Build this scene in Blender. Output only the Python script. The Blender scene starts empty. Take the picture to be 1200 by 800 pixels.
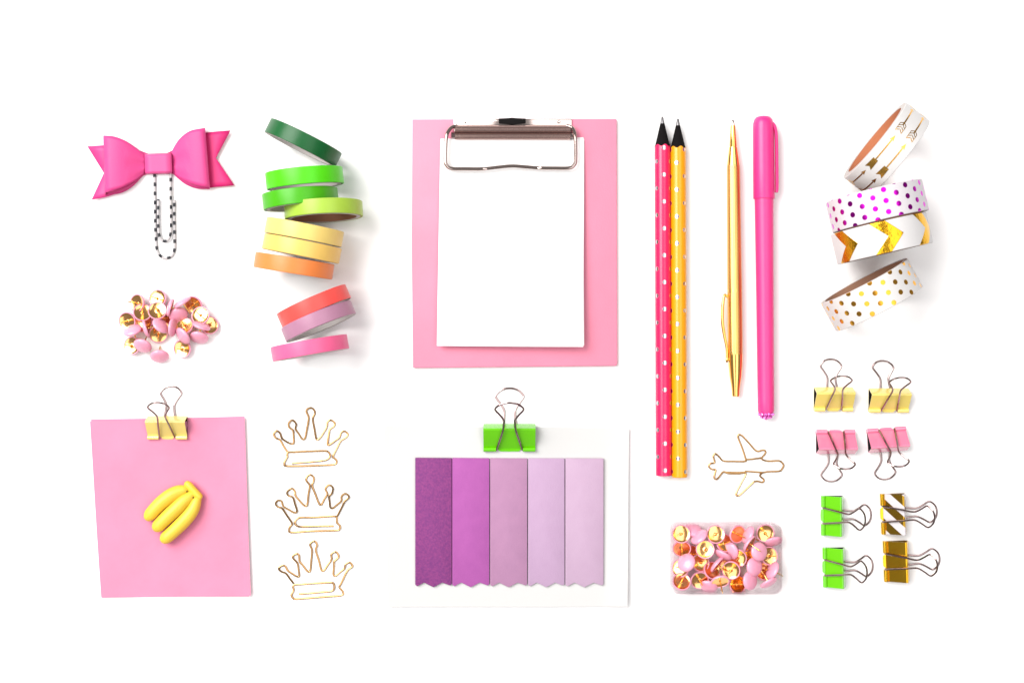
import bpy, bmesh, math, random
from mathutils import Vector, Matrix
sc = bpy.context.scene
S = 0.00042          # metres per unit; one unit = one pixel of the 1200 px wide photograph on the table top
H = 1700.0           # camera height in units
R_ = math.radians
# ------------------------------------------------------------------ camera, world, lamps, exposure
cd = bpy.data.cameras.new('camera'); cam = bpy.data.objects.new('camera', cd)
sc.collection.objects.link(cam); cam.location = (0, 0, H * S); cam.rotation_euler = (0, 0, 0)
cd.sensor_width = 36; cd.lens = 36 * H / 1200; cd.clip_start = 0.01; cd.clip_end = 20
sc.camera = cam
w = bpy.data.worlds.new('World'); sc.world = w; w.use_nodes = True
bg = w.node_tree.nodes['Background']; bg.inputs[0].default_value = (1.0, 0.985, 0.98, 1); bg.inputs[1].default_value = 0.22
def area(name, loc, size, power, col=(1, 1, 1)):
    l = bpy.data.lights.new(name, 'AREA'); l.shape = 'RECTANGLE'; l.size = size[0]; l.size_y = size[1]
    l.energy = power; l.color = col
    o = bpy.data.objects.new(name, l); sc.collection.objects.link(o); o.location = loc
    if 'overhead' not in name: o.rotation_euler = (Vector((0, 0, 0)) - Vector(loc)).to_track_quat('-Z', 'Y').to_euler()
area('key_softbox', (-1.25, 0.85, 1.75), (1.6, 1.6), 64.0, (1, 0.985, 0.965))
area('overhead_panel_left', (-0.62, 0.05, 1.35), (0.85, 1.8), 8.0)
area('overhead_panel_right', (0.62, -0.05, 1.35), (0.85, 1.8), 9.5, (1, 0.985, 1))
sc.cycles.transparent_max_bounces = 32
sc.view_settings.view_transform = 'Standard'; sc.view_settings.look = 'None'
sc.view_settings.exposure = 0.35; sc.view_settings.gamma = 1.0
# ------------------------------------------------------------------ helpers
def P(x, y, z=0.0):
    """photograph pixel (x, y) seen at height z -> point in the place (units)"""
    k = (H - z) / H
    return Vector(((x - 600) * k, (400 - y) * k, z))
def lin(c):
    return tuple((v / 255 / 12.92) if v / 255 <= .04045 else ((v / 255 + .055) / 1.055) ** 2.4 for v in c) + (1,)
F_ = 1.95
def dif(c, metal=0, boost=True):
    l = lin(c); k = 1 if metal > .5 else (1.12 if min(c) > 249 else 1.75 if min(c) > 240 else F_)
    if k == F_ and max(c) - min(c) > 25 and boost: l = tuple(v * (1 + .5 * max(0, min(1, (q - 212) / 36))) for q, v in zip(c, l))      # channels the bright exposure clips
    return tuple(v / k for v in l[:3]) + (1,)
def pri(n): return n.node_tree.nodes['Principled BSDF']
def mat(name, col, rough=.5, metal=0.0, bump=0.0, bscale=900, var=0.0, vscale=300, coat=0.0, sss=0.0, spec=.5, col2=None, boost=True):
    m = bpy.data.materials.new(name); m.use_nodes = True; nt = m.node_tree; p = pri(m)
    c = dif(col, metal, boost); p.inputs['Base Color'].default_value = c
    p.inputs['Roughness'].default_value = rough; p.inputs['Metallic'].default_value = metal
    p.inputs['Coat Weight'].default_value = coat; p.inputs['Specular IOR Level'].default_value = spec
    if sss:
        p.inputs['Subsurface Weight'].default_value = sss; p.inputs['Subsurface Scale'].default_value = .002
        p.inputs['Subsurface Radius'].default_value = (1, .6, .4)
    tc = nt.nodes.new('ShaderNodeTexCoord')
    if bump:
        n = nt.nodes.new('ShaderNodeTexNoise'); n.inputs['Scale'].default_value = bscale; n.inputs['Detail'].default_value = 4
        nt.links.new(tc.outputs['Object'], n.inputs['Vector'])
        b = nt.nodes.new('ShaderNodeBump'); b.inputs['Strength'].default_value = bump; b.inputs['Distance'].default_value = .0004
        nt.links.new(n.outputs[0], b.inputs['Height']); nt.links.new(b.outputs[0], p.inputs['Normal'])
    if var:
        n = nt.nodes.new('ShaderNodeTexNoise'); n.inputs['Scale'].default_value = vscale; n.inputs['Detail'].default_value = 6
        nt.links.new(tc.outputs['Object'], n.inputs['Vector'])
        r = nt.nodes.new('ShaderNodeMapRange'); r.inputs[1].default_value = .3; r.inputs[2].default_value = .7
        nt.links.new(n.outputs[0], r.inputs[0])
        mx = nt.nodes.new('ShaderNodeMix'); mx.data_type = 'RGBA'
        d = dif(col2, 0, boost) if col2 else tuple(max(0, v * (1 - var)) for v in c[:3]) + (1,)
        mx.inputs[6].default_value = c; mx.inputs[7].default_value = d
        nt.links.new(r.outputs[0], mx.inputs[0]); nt.links.new(mx.outputs[2], p.inputs['Base Color'])
    return m
def M_(nt, op, a, b=None, c=None):
    n = nt.nodes.new('ShaderNodeMath'); n.operation = op
    for i, v in enumerate((a, b, c)):
        if v is None: continue
        if isinstance(v, (int, float)): n.inputs[i].default_value = v
        else: nt.links.new(v, n.inputs[i])
    return n.outputs[0]
def print_mat(name, base, ink, mask_fn, ink_metal=1.0, ink_rough=.18, base_rough=.45, bump=0.0):
    """a printed surface: mask_fn(nt, u, v) gives 1 where the ink or foil is"""
    m = bpy.data.materials.new(name); m.use_nodes = True; nt = m.node_tree; p = pri(m)
    uv = nt.nodes.new('ShaderNodeUVMap'); sx = nt.nodes.new('ShaderNodeSeparateXYZ'); nt.links.new(uv.outputs[0], sx.inputs[0])
    k = mask_fn(nt, sx.outputs[0], sx.outputs[1])
    mx = nt.nodes.new('ShaderNodeMix'); mx.data_type = 'RGBA'
    mx.inputs[6].default_value = dif(base); mx.inputs[7].default_value = dif(ink, ink_metal)
    nt.links.new(k, mx.inputs[0]); nt.links.new(mx.outputs[2], p.inputs['Base Color'])
    nt.links.new(M_(nt, 'MULTIPLY', k, ink_metal), p.inputs['Metallic'])
    nt.links.new(M_(nt, 'ADD', M_(nt, 'MULTIPLY', k, ink_rough - base_rough), base_rough), p.inputs['Roughness'])
    if bump:
        tc = nt.nodes.new('ShaderNodeTexCoord')
        n = nt.nodes.new('ShaderNodeTexNoise'); n.inputs['Scale'].default_value = 700; n.inputs['Detail'].default_value = 5
        nt.links.new(tc.outputs['Object'], n.inputs['Vector'])
        b = nt.nodes.new('ShaderNodeBump'); b.inputs['Strength'].default_value = bump; b.inputs['Distance'].default_value = .0004
        nt.links.new(M_(nt, 'MULTIPLY', n.outputs[0], k), b.inputs['Height']); nt.links.new(b.outputs[0], p.inputs['Normal'])
    return m
def smooth01(nt, x, soft):          # 1 where x < 0
    return M_(nt, 'MINIMUM', M_(nt, 'MAXIMUM', M_(nt, 'MULTIPLY_ADD', x, -1 / soft, .5), 0), 1)
def hex_dots(du, dv, r, ou=0.0, ov=0.0):
    """dots in columns du apart, dv apart in a column, every other column shifted by half"""
    def f(nt, u, v):
        a = M_(nt, 'ADD', M_(nt, 'DIVIDE', u, du * 2), 50.0 + ou); b = M_(nt, 'ADD', M_(nt, 'DIVIDE', v, dv), 50.0 + ov)
        res = None
        for (sa, sb) in ((0, 0), (.5, .5)):
            fa = M_(nt, 'MULTIPLY', M_(nt, 'SUBTRACT', M_(nt, 'FRACT', M_(nt, 'ADD', a, sa)), .5), du * 2)
            fb = M_(nt, 'MULTIPLY', M_(nt, 'SUBTRACT', M_(nt, 'FRACT', M_(nt, 'ADD', b, sb)), .5), dv)
            d = M_(nt, 'SQRT', M_(nt, 'ADD', M_(nt, 'MULTIPLY', fa, fa), M_(nt, 'MULTIPLY', fb, fb)))
            k = smooth01(nt, M_(nt, 'SUBTRACT', d, r), .5)
            res = k if res is None else M_(nt, 'MAXIMUM', res, k)
        return res
    return f
def put(o, label=None, cat=None, group=None, kind=None):
    for k, v in (('label', label), ('category', cat), ('group', group), ('kind', kind)):
        if v: o[k] = v
    return o
def thing(name, label, cat, origin=(0, 0, 0), rot=None, group=None):
    o = bpy.data.objects.new(name, None); o.empty_display_size = .005; sc.collection.objects.link(o)
    m = Matrix.Translation(Vector(origin) * S)
    if rot is not None: m = m @ rot.to_4x4()
    o.matrix_world = m
    return put(o, label, cat, group)
def mesh(parent, name, geo, mats, idx=None, smooth=True, sharp=35, origin=None, label=None):
    """geo = (verts, faces[, uv per vertex]) in units, local to the parent"""
    v, f = geo[0], geo[1]; uv = geo[2] if len(geo) > 2 else None
    off = Vector(origin) if origin is not None else Vector((0, 0, 0))
    me = bpy.data.meshes.new(name)
    me.from_pydata([tuple((Vector(p) - off) * S) for p in v], [], f)
    if not isinstance(mats, (list, tuple)): mats = [mats]
    for m in mats: me.materials.append(m)
    if idx: me.polygons.foreach_set('material_index', idx)
    if uv:
        l = me.uv_layers.new(name='UVMap')
        for lp in me.loops: l.data[lp.index].uv = uv[lp.vertex_index]
    if smooth:
        me.polygons.foreach_set('use_smooth', [True] * len(me.polygons)); me.set_sharp_from_angle(angle=R_(sharp))
    me.update()
    o = bpy.data.objects.new(name, me); sc.collection.objects.link(o)
    if parent is not None: o.parent = parent
    elif origin is not None: o.location = off * S
    if label: o['label'] = label
    return o
def spline(pts, n=6, closed=False):
    pts = [Vector(p) for p in pts]; out = []; m = len(pts)
    segs = m if closed else m - 1
    for i in range(segs):
        p1, p2 = pts[i], pts[(i + 1) % m]
        p0 = pts[(i - 1) % m] if (closed or i > 0) else p1 * 2 - p2
        p3 = pts[(i + 2) % m] if (closed or i + 2 < m) else p2 * 2 - p1
        for k in range(n):
            t = k / n
            out.append(.5 * ((2 * p1) + (p2 - p0) * t + (2 * p0 - 5 * p1 + 4 * p2 - p3) * t * t + (3 * p1 - p0 - 3 * p2 + p3) * t ** 3))
    if not closed: out.append(pts[-1])
    return out
def tube(path, r, n=10, closed=False, flat=None):
    """round wire along path; r number or list; flat = list of vertical squash factors"""
    m = len(path); V = []; F = []; UV = []
    T = []
    for i in range(m):
        a = path[(i - 1) % m] if (closed or i > 0) else path[i]; b = path[(i + 1) % m] if (closed or i < m - 1) else path[i]
        t = (b - a); T.append(t.normalized() if t.length > 1e-9 else Vector((1, 0, 0)))
    ref = Vector((0, 0, 1)) if abs(T[0].z) < .9 else Vector((1, 0, 0))
    N = (ref - T[0] * ref.dot(T[0])).normalized(); L = 0
    for i in range(m):
        if i: L += (path[i] - path[i - 1]).length
        N = (N - T[i] * N.dot(T[i])); N = N.normalized() if N.length > 1e-6 else Vector((0, 0, 1))
        B = T[i].cross(N); rr = r[i] if isinstance(r, (list, tuple)) else r
        fz = flat[i] if flat else 1
        for k in range(n + 1):
            a = 2 * math.pi * k / n
            V.append(path[i] + N * (math.cos(a) * rr * fz) + B * (math.sin(a) * rr)); UV.append((L, k / n))
    q = n + 1
    for i in range(m - 1 if not closed else m):
        j = (i + 1) % m
        for k in range(n): F.append((i * q + k, i * q + k + 1, j * q + k + 1, j * q + k))
    if not closed:
        F.append(tuple(range(n))[::-1]); F.append(tuple((m - 1) * q + k for k in range(n)))
    return V, F, UV
def lathe(prof, n=64, a0=-math.pi / 2, uR=1.0, close_prof=False):
    """profile (r, z) about local Z; u runs round (0 opposite a0, in units of uR), v = z"""
    V = []; F = []; UV = []; m = len(prof)
    for k in range(n + 1):
        a = a0 + 2 * math.pi * k / n
        for (r, z) in prof:
            V.append(Vector((r * math.cos(a), r * math.sin(a), z))); UV.append((-(a - a0 - math.pi) * uR, z))
    mm = m if close_prof else m - 1; idx = []
    for k in range(n):
        for j in range(mm):
            j2 = (j + 1) % m
            F.append((k * m + j, (k + 1) * m + j, (k + 1) * m + j2, k * m + j2)); idx.append(j)
    return V, F, UV, idx
def merge(*gs):
    V = []; F = []; U = []; hasu = all(len(g) > 2 for g in gs)
    for g in gs:
        o = len(V); V += list(g[0]); F += [tuple(i + o for i in f) for f in g[1]]
        if hasu: U += list(g[2])
    return (V, F, U) if hasu else (V, F)
def bm_geo(bm):
    bm.normal_update(); bm.verts.ensure_lookup_table()
    g = ([v.co.copy() for v in bm.verts], [tuple(v.index for v in f.verts) for f in bm.faces]); bm.free(); return g
def slab(poly, z0, z1, bev=0.0, seg=2):
    bm = bmesh.new(); a = [bm.verts.new((p[0], p[1], z0)) for p in poly]; b = [bm.verts.new((p[0], p[1], z1)) for p in poly]
    n = len(poly); bm.faces.new(a[::-1]); bm.faces.new(b)
    for i in range(n): bm.faces.new((a[i], a[(i + 1) % n], b[(i + 1) % n], b[i]))
    bmesh.ops.recalc_face_normals(bm, faces=bm.faces)
    if bev: bmesh.ops.bevel(bm, geom=bm.edges[:], offset=bev, segments=seg, profile=.5, affect='EDGES', clamp_overlap=True)
    bm.verts.index_update(); return bm_geo(bm)
def rounded(x0, y0, x1, y1, r, n=6):
    out = []
    for (cx, cy, a) in ((x1 - r, y1 - r, 0), (x0 + r, y1 - r, 90), (x0 + r, y0 + r, 180), (x1 - r, y0 + r, 270)):
        for k in range(n + 1):
            t = R_(a + 90 * k / n); out.append((cx + r * math.cos(t), cy + r * math.sin(t)))
    return out
def sheet(corners, zf, thick=.6, nx=30, ny=30, wob=0.0, seed=0):
    """paper between four photograph corners TL TR BR BL; zf(u, v) = height; real thickness"""
    rnd = random.Random(seed); ph = [rnd.uniform(0, 6) for _ in range(4)]
    V = []; F = []; UV = []
    def co(u, v):
        tl, tr, br, bl = corners
        x = (tl[0] * (1 - u) + tr[0] * u) * (1 - v) + (bl[0] * (1 - u) + br[0] * u) * v
        y = (tl[1] * (1 - u) + tr[1] * u) * (1 - v) + (bl[1] * (1 - u) + br[1] * u) * v
        x += wob * math.sin(v * 5 + ph[0]) * (1 if u > .5 else .6); y += wob * math.sin(u * 4.3 + ph[1])
        return x, y
    for s in (0, 1):
        for j in range(ny + 1):
            for i in range(nx + 1):
                u, v = i / nx, j / ny; x, y = co(u, v); z = zf(u, v) + (thick if s else 0)
                V.append(P(x, y, z)); UV.append((u, v))
    q = nx + 1; T = q * (ny + 1)
    for j in range(ny):
        for i in range(nx):
            a, b, c, d = j * q + i, j * q + i + 1, (j + 1) * q + i + 1, (j + 1) * q + i
            F.append((a, b, c, d)); F.append((T + d, T + c, T + b, T + a))
    edge = [(i, 0) for i in range(nx)] + [(nx, j) for j in range(ny)] + [(i, ny) for i in range(nx, 0, -1)] + [(0, j) for j in range(ny, 0, -1)]
    E = [j * q + i for i, j in edge]
    for k in range(len(E)):
        a, b = E[k], E[(k + 1) % len(E)]; F.append((a, T + a, T + b, b))
    return V, F, UV
def frame_z(z, x=None):
    z = Vector(z).normalized(); x = Vector(x) if x is not None else (Vector((1, 0, 0)) if abs(z.x) < .9 else Vector((0, 1, 0)))
    x = (x - z * x.dot(z)).normalized(); y = z.cross(x)
    return Matrix((x, y, z)).transposed()
def local(pts, o): return [Vector(p) - Vector(o) for p in pts]
# ------------------------------------------------------------------ materials
white_table = mat('white_tabletop', (252, 251, 250), .6, bump=.04, bscale=500)
steel = mat('nickel_steel', (156, 136, 134), .13, 1)
chrome = mat('chrome', (208, 192, 186), .1, 1)
gold = mat('polished_gold', (240, 192, 110), .14, 1)
gold_tack = mat('brass_plate', (250, 190, 122), .15, 1, bump=.05, bscale=1500)
rose_gold = mat('pale_gold_wire', (176, 138, 92), .2, 1)
board_pink = mat('pink_board_cover', (246, 168, 200), .5, bump=.2, bscale=1400, var=.06, vscale=60)
paper_white = mat('white_paper', (252, 251, 250), .7, bump=.03, bscale=900)
note_pink = mat('pink_note_paper', (246, 172, 210), .75, bump=.3, bscale=420, var=.1, vscale=45)
black_steel = mat('black_inside', (22, 18, 18), .4)
black_rub = mat('black_rubber', (18, 14, 14), .85, spec=.2, bump=.5, bscale=2500)
# ------------------------------------------------------------------ the surface
t = mesh(None, 'tabletop', ([(-3500, -2800, 0), (3500, -2800, 0), (3500, 2800, 0), (-3500, 2800, 0)], [(0, 1, 2, 3)]), white_table, smooth=False)
put(t, kind='structure')
# ------------------------------------------------------------------ clipboard
o0 = P(603, 285)
cb = thing('clipboard', 'pink clipboard with a silver wire clip, under the blank white paper', 'clipboard', o0)
brd = [P(483.2, 140, 6), P(722.6, 139.4, 6), P(723.6, 426.5, 6), P(722, 428.5, 6), P(484, 431, 6), P(482.5, 290, 6)]
g = slab([(p.x, p.y) for p in brd[::-1]], .2, 6, .9, 3); mesh(cb, 'board', (local(g[0], o0), g[1]), board_pink)
# metal base plate
g = slab([(p.x, p.y) for p in (P(532, 154, 8), P(670, 154, 8), P(670, 139.2, 8), P(532, 139.2, 8))][::1], 5.8, 8.2, .5)
mesh(cb, 'clip_plate', (local(g[0], o0), g[1]), chrome)
# the sprung roll: curved jaw
V = []; F = []; n = 60
prof = []
for k in range(n + 1):
    t_ = k / n; y = 146.5 + 17.2 * t_
    z = 8.6 + (6.2 * math.sqrt(max(0, 1 - ((t_ - .28) / .29) ** 2)) if t_ < .56 else 0) + (2.2 + 3.4 * math.sqrt(max(0, 1 - ((t_ - .78) / .24) ** 2)) if t_ >= .56 else 0)
    prof.append((y, z))
for s in (0, 1):
    for (y, z) in prof:
        for x in (533, 668.5): V.append(P(x, y, z) - Vector((0, 0, s * 1.1)))
m2 = 2 * (n + 1)
for k in range(n):
    F.append((2 * k, 2 * k + 1, 2 * k + 3, 2 * k + 2)); F.append((m2 + 2 * k + 2, m2 + 2 * k + 3, m2 + 2 * k + 1, m2 + 2 * k))
    F.append((2 * k + 2, m2 + 2 * k + 2, m2 + 2 * k, 2 * k)); F.append((2 * k + 1, m2 + 2 * k + 1, m2 + 2 * k + 3, 2 * k + 3))
F.append((0, m2, m2 + 1, 1)); F.append((2 * n, 2 * n + 1, m2 + 2 * n + 1, m2 + 2 * n))
mesh(cb, 'clip_jaw', (local(V, o0), F), mat('jaw_steel', (206, 172, 164), .16, 1))
rod = tube([P(529, 158.5, 9.5), P(673, 158.5, 9.5)], 3.6, 20); mesh(cb, 'spring_rod', (local(rod[0], o0), rod[1]), steel)
lev = [(536, 147.6, 10), (530, 149, 12.5), (525.5, 153.5, 15), (523.2, 160, 17), (522.4, 170, 18), (522, 188, 18.5), (523.6, 194, 18.5), (529, 197.6, 18.5), (545, 198, 18.5), (565, 198, 18.5), (582, 196.2, 18.5), (600, 194.6, 18.5), (617, 195.7, 18.5), (633, 197, 18.5), (650, 197.2, 18.5), (667, 197, 18.5), (672.6, 193.6, 18.5), (674.4, 188, 18.5), (674.4, 170, 18), (674.2, 161, 17), (673, 154, 15), (670, 149.6, 12.5), (664, 147.6, 10)]
path = spline([P(*p) for p in lev], 8)
fl = [.55 if (P(568, 0, 18).x < p.x < P(632, 0, 18).x and p.y < P(0, 180, 18).y) else 1 for p in path]
g = tube(path, 2.25, 18, flat=fl); mesh(cb, 'wire_lever', (local(g[0], o0), g[1]), mat('lever_steel', (186, 168, 162), .1, 1))
g = slab([(p.x, p.y) for p in [P(*q, 10) for q in ((584.5, 144.5), (593, 145.2), (600, 146), (608, 145.2), (616, 144.3), (616, 139), (606, 138.6), (600, 138), (594, 138.6), (584.5, 139))]], 8, 10.5, .5)
mesh(cb, 'hanging_tab', (local(g[0], o0), g[1]), black_rub)
for (x, y) in ((545, 143), (655, 143)):
    g = lathe([(0, 1.2), (1.4, 1.0), (2.1, .2), (2.1, -.4)], 20); c = P(x, y, 8.3)
    mesh(cb, 'rivet', ([v + c - o0 for v in g[0]], g[1]), chrome)
# paper pad held by the clip: a few sheets
op = P(600, 284, 8)
pad = thing('paper_pad', 'blank white notepaper pad held under the silver clip of the pink clipboard', 'notepad', op)
def padz(dz): return lambda u, v: 7.2 + dz + 10.5 * v ** 1.3 * (.55 + .45 * u) - 1.2 * math.exp(-((v - .02) / .05) ** 2)
for i, (c, dz, sd) in enumerate((([(517, 165), (683.6, 161.2), (684.6, 404.6), (513.4, 405)], 0, 4), ([(516.4, 162.6), (684.6, 163), (683.4, 405.6), (512.8, 404.6)], 1.2, 2), ([(516, 163.4), (683.2, 164.2), (683.6, 406.2), (512, 405.2)], 2.4, 1))):
    g = sheet(c, padz(dz), .5, 24, 30, .15, sd); mesh(pad, 'paper_sheet', (local(g[0], op), g[1]), paper_white)
# ------------------------------------------------------------------ rolls of washi tape
def roll(x, y, R, w, tilt, elev, mt, side, core_side, bore, label, group, zx=0.0, ring=3.5, core=8, name='tape_roll'):
    phi, e = R_(tilt), R_(elev)
    d = Vector((math.cos(phi), -math.sin(phi), 0)); perp = Vector((-math.sin(phi), -math.cos(phi), 0))
    a = perp * math.cos(e) + Vector((0, 0, 1)) * math.sin(e)
    cz = R * math.cos(e) + w / 2 * abs(math.sin(e)) + .3 + zx
    c = P(x, y, cz); rot = Matrix((d, a.cross(d), a)).transposed()
    base = c - a.cross(d) * R * 1.0
    t = thing(name, label, 'tape roll', c, rot, group)
    rc, ri = R - ring, R - core; h = w / 2
    prof = [(rc, -h + .2), (R - .7, -h), (R - .1, -h + .5), (R, -h + 1.2), (R, h - 1.2), (R - .1, h - .5), (R - .7, h), (rc, h - .2)]
    V, F, UV, ix = lathe(prof, 96, uR=R)
    mesh(t, 'tape', (V, F, UV), [mt, side], [1 if i in (0, 6) else 0 for i in ix])
    prof = [(rc, -h + .1), (rc, h - .1), (rc - .4, h + .1), (ri + .4, h + .1), (ri, h - .3), (ri, -h + .3), (ri + .4, -h - .1), (rc - .4, -h - .1)]
    V, F, UV, ix = lathe(prof, 96, close_prof=True)
    mesh(t, 'core', (V, F, UV), [core_side, bore], [1 if i == 4 else 0 for i in ix])
    return t, c, rot
def tape_m(name, c, rough=.38, bump=.22): return mat(name, c, rough, bump=bump, bscale=260, var=.05, vscale=180, spec=.35)
core_white = mat('white_card_core', (238, 230, 226), .8, bump=.2)
kraft = mat('brown_kraft_bore', (176, 120, 86), .85, bump=.3)
pale_edge = mat('pale_tape_edge', (236, 228, 222), .7, bump=.3, bscale=1600)
GL = 'thin plain tape rolls on the left'
tapes = [
 (355.5, 167.6, 44.5, 17.6, 26, 0, (0, 116, 50), pale_edge, 'dark emerald green thin tape roll, topmost of the plain tapes and tilted most'),
 (357, 209.2, 44, 19.0, -5.5, -2, (104, 236, 6), (84, 180, 40), 'bright lime green thin tape roll just below the dark green one'),
 (352.2, 233.4, 43, 18, -6.2, 0, (92, 216, 4), (70, 150, 50), 'grass green thin tape roll below the bright lime roll, partly behind the yellow-green one'),
 (379.4, 246.8, 44.4, 17.2, -3.4, 2, (206, 228, 84), (196, 212, 60), 'yellow-green thin tape roll sticking out furthest to the right, brown inside showing'),
 (356.6, 272.2, 44.4, 17.8, 10.8, -1, (252, 234, 150), (216, 190, 110), 'pale lemon yellow thin tape roll under the yellow-green roll'),
 (353.8, 291.4, 44.4, 17.8, 11.2, -1, (252, 228, 132), (216, 186, 90), 'warmer yellow thin tape roll between the lemon yellow and the orange rolls'),
 (344.6, 311.4, 45, 17.6, 9.2, -1.5, (252, 172, 88), (190, 110, 60), 'orange thin tape roll just below the two yellow ones'),
 (368, 358.6, 42.6, 17, -24, -1, (252, 106, 98), (150, 60, 70), 'coral red thin tape roll tilted upwards, above the mauve roll'),
 (373.4, 376.6, 42.8, 16.4, -23, 1.2, (216, 158, 190), pale_edge, 'mauve thin tape roll between the coral red and the pink rolls'),
 (363.2, 407.6, 44, 16.6, -10, .3, (250, 128, 186), pale_edge, 'pink thin tape roll, lowest of the plain tapes'),
]
for i, (x, y, R, w_, tl, el, c, side, lab) in enumerate(tapes):
    m = tape_m('tape_%s' % lab.split()[0], c)
    sd = side if not isinstance(side, tuple) else mat('tape_edge', side, .6, bump=.2)
    roll(x, y, R, w_, tl, el, m, sd, core_white, kraft if i in (3,) else core_white, lab, GL, ring=3.2, core=7.5)
GR = 'wide patterned tape rolls on the right'
white_washi = (252, 249, 247)
dots_purple = print_mat('purple_foil_dots', (252, 246, 250), (186, 20, 176), hex_dots(13.2, 12.4, 3.0, 0.12, .1), 1, .22)
dots_gold = print_mat('gold_foil_dots', white_washi, (216, 158, 56), hex_dots(13.2, 12.6, 2.9, .3, .35), 1, .2)
def chev(nt, u, v):
    s = M_(nt, 'ADD', M_(nt, 'DIVIDE', M_(nt, 'ADD', u, M_(nt, 'MULTIPLY', M_(nt, 'ABSOLUTE', v), 1.0)), 52.0), 20.45)
    return M_(nt, 'MULTIPLY', smooth01(nt, M_(nt, 'SUBTRACT', M_(nt, 'ABSOLUTE', M_(nt, 'SUBTRACT', M_(nt, 'FRACT', s), .5)), .168), .01), 1.0)
chev_gold = print_mat('gold_chevrons', (252, 249, 248), (214, 162, 36), chev, 1, .16, bump=.5)
plain_white = mat('white_washi', white_washi, .4, bump=.15, bscale=260)
orange_bore = mat('orange_kraft_bore', (226, 152, 104), .85, bump=.3)
kr2 = mat('kraft_bore', (196, 146, 116), .85, bump=.3)
tA, cA, rA = roll(1038.6, 175, 53.5, 34, -52, .5, plain_white, pale_edge, core_white, orange_bore, 'white tape roll with gold arrows, topmost of the patterned tapes, orange inside showing', GR, zx=6, ring=3, core=8.5)
roll(1027.6, 242, 54.5, 35.5, -13, 1, dots_purple, pale_edge, core_white, kr2, 'white tape roll with purple dots, below the arrow tape', GR, ring=3.4, core=6)
roll(1033, 279.6, 54, 35, -13, .5, chev_gold, pale_edge, core_white, kr2, 'white tape roll with broad shiny gold chevrons, between the two dotted tapes', GR, ring=3.4, core=6)
roll(1021, 345.4, 54, 36, -28.5, 0, dots_gold, pale_edge, core_white, kr2, 'white tape roll with gold dots, lowest of the patterned tapes', GR, ring=3.2, core=5.6)
# gold arrows printed on the first roll
foil = mat('gold_foil', (222, 168, 78), .24, 1, bump=.3, bscale=1200)
def decal(R, quads, name):
    V = []; F = []
    for q in quads:
        # q: four (u, v); subdivided along u
        n = max(1, int(abs(q[1][0] - q[0][0]) / 2)); b = len(V)
        for k in range(n + 1):
            t_ = k / n
            for (p, r) in ((q[0], q[1]), (q[3], q[2])):
                u = p[0] + (r[0] - p[0]) * t_; v = p[1] + (r[1] - p[1]) * t_
                th = math.pi / 2 - u / R; V.append(Vector(((R + .16) * math.cos(th), (R + .16) * math.sin(th), v)))
            if k: F.append((b + 2 * k - 2, b + 2 * k, b + 2 * k + 1, b + 2 * k - 1))
    return V, F
def arrow(u0, v, solid, L=44):
    q = []
    q.append([(u0 + 8, v - .75), (u0 + L - 6, v - .75), (u0 + L - 6, v + .75), (u0 + 8, v + .75)])
    h = u0 + L - 7
    q.append([(h, v - 2.5), (h + 7, v - .1), (h + 7, v + .1), (h + 1.5, v)]); q.append([(h + 1.5, v), (h + 7, v - .1), (h + 7, v + .1), (h, v + 2.5)])
    if solid:
        q.append([(u0 - 3, v - 4), (u0 + 11, v - 3.2), (u0 + 11, v), (u0, v)]); q.append([(u0, v), (u0 + 11, v), (u0 + 11, v + 3.2), (u0 - 3, v + 4)])
    else:
        for k in range(4):
            a = u0 + k * 3.4 - 2
            q.append([(a, v - 4), (a + 3.2, v - .3), (a + 4.4, v - .3), (a + 1.2, v - 4)]); q.append([(a, v + 4), (a + 3.2, v + .3), (a + 4.4, v + .3), (a + 1.2, v + 4)])
        for s in (-1, 1): q.append([(u0 - 1, v + s * 3.6), (u0 + 9, v + s * 3.6), (u0 + 9, v + s * 4.2), (u0 - 1, v + s * 4.2)])
    return q
for v in (-7.6, 7.4):
    for (u0, sol) in ((-40, True), (11, False), (-91, False), (62, True)):
        mesh(tA, 'printed_arrow', decal(53.5, arrow(u0, v, sol), 'a'), foil, smooth=False)
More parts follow.
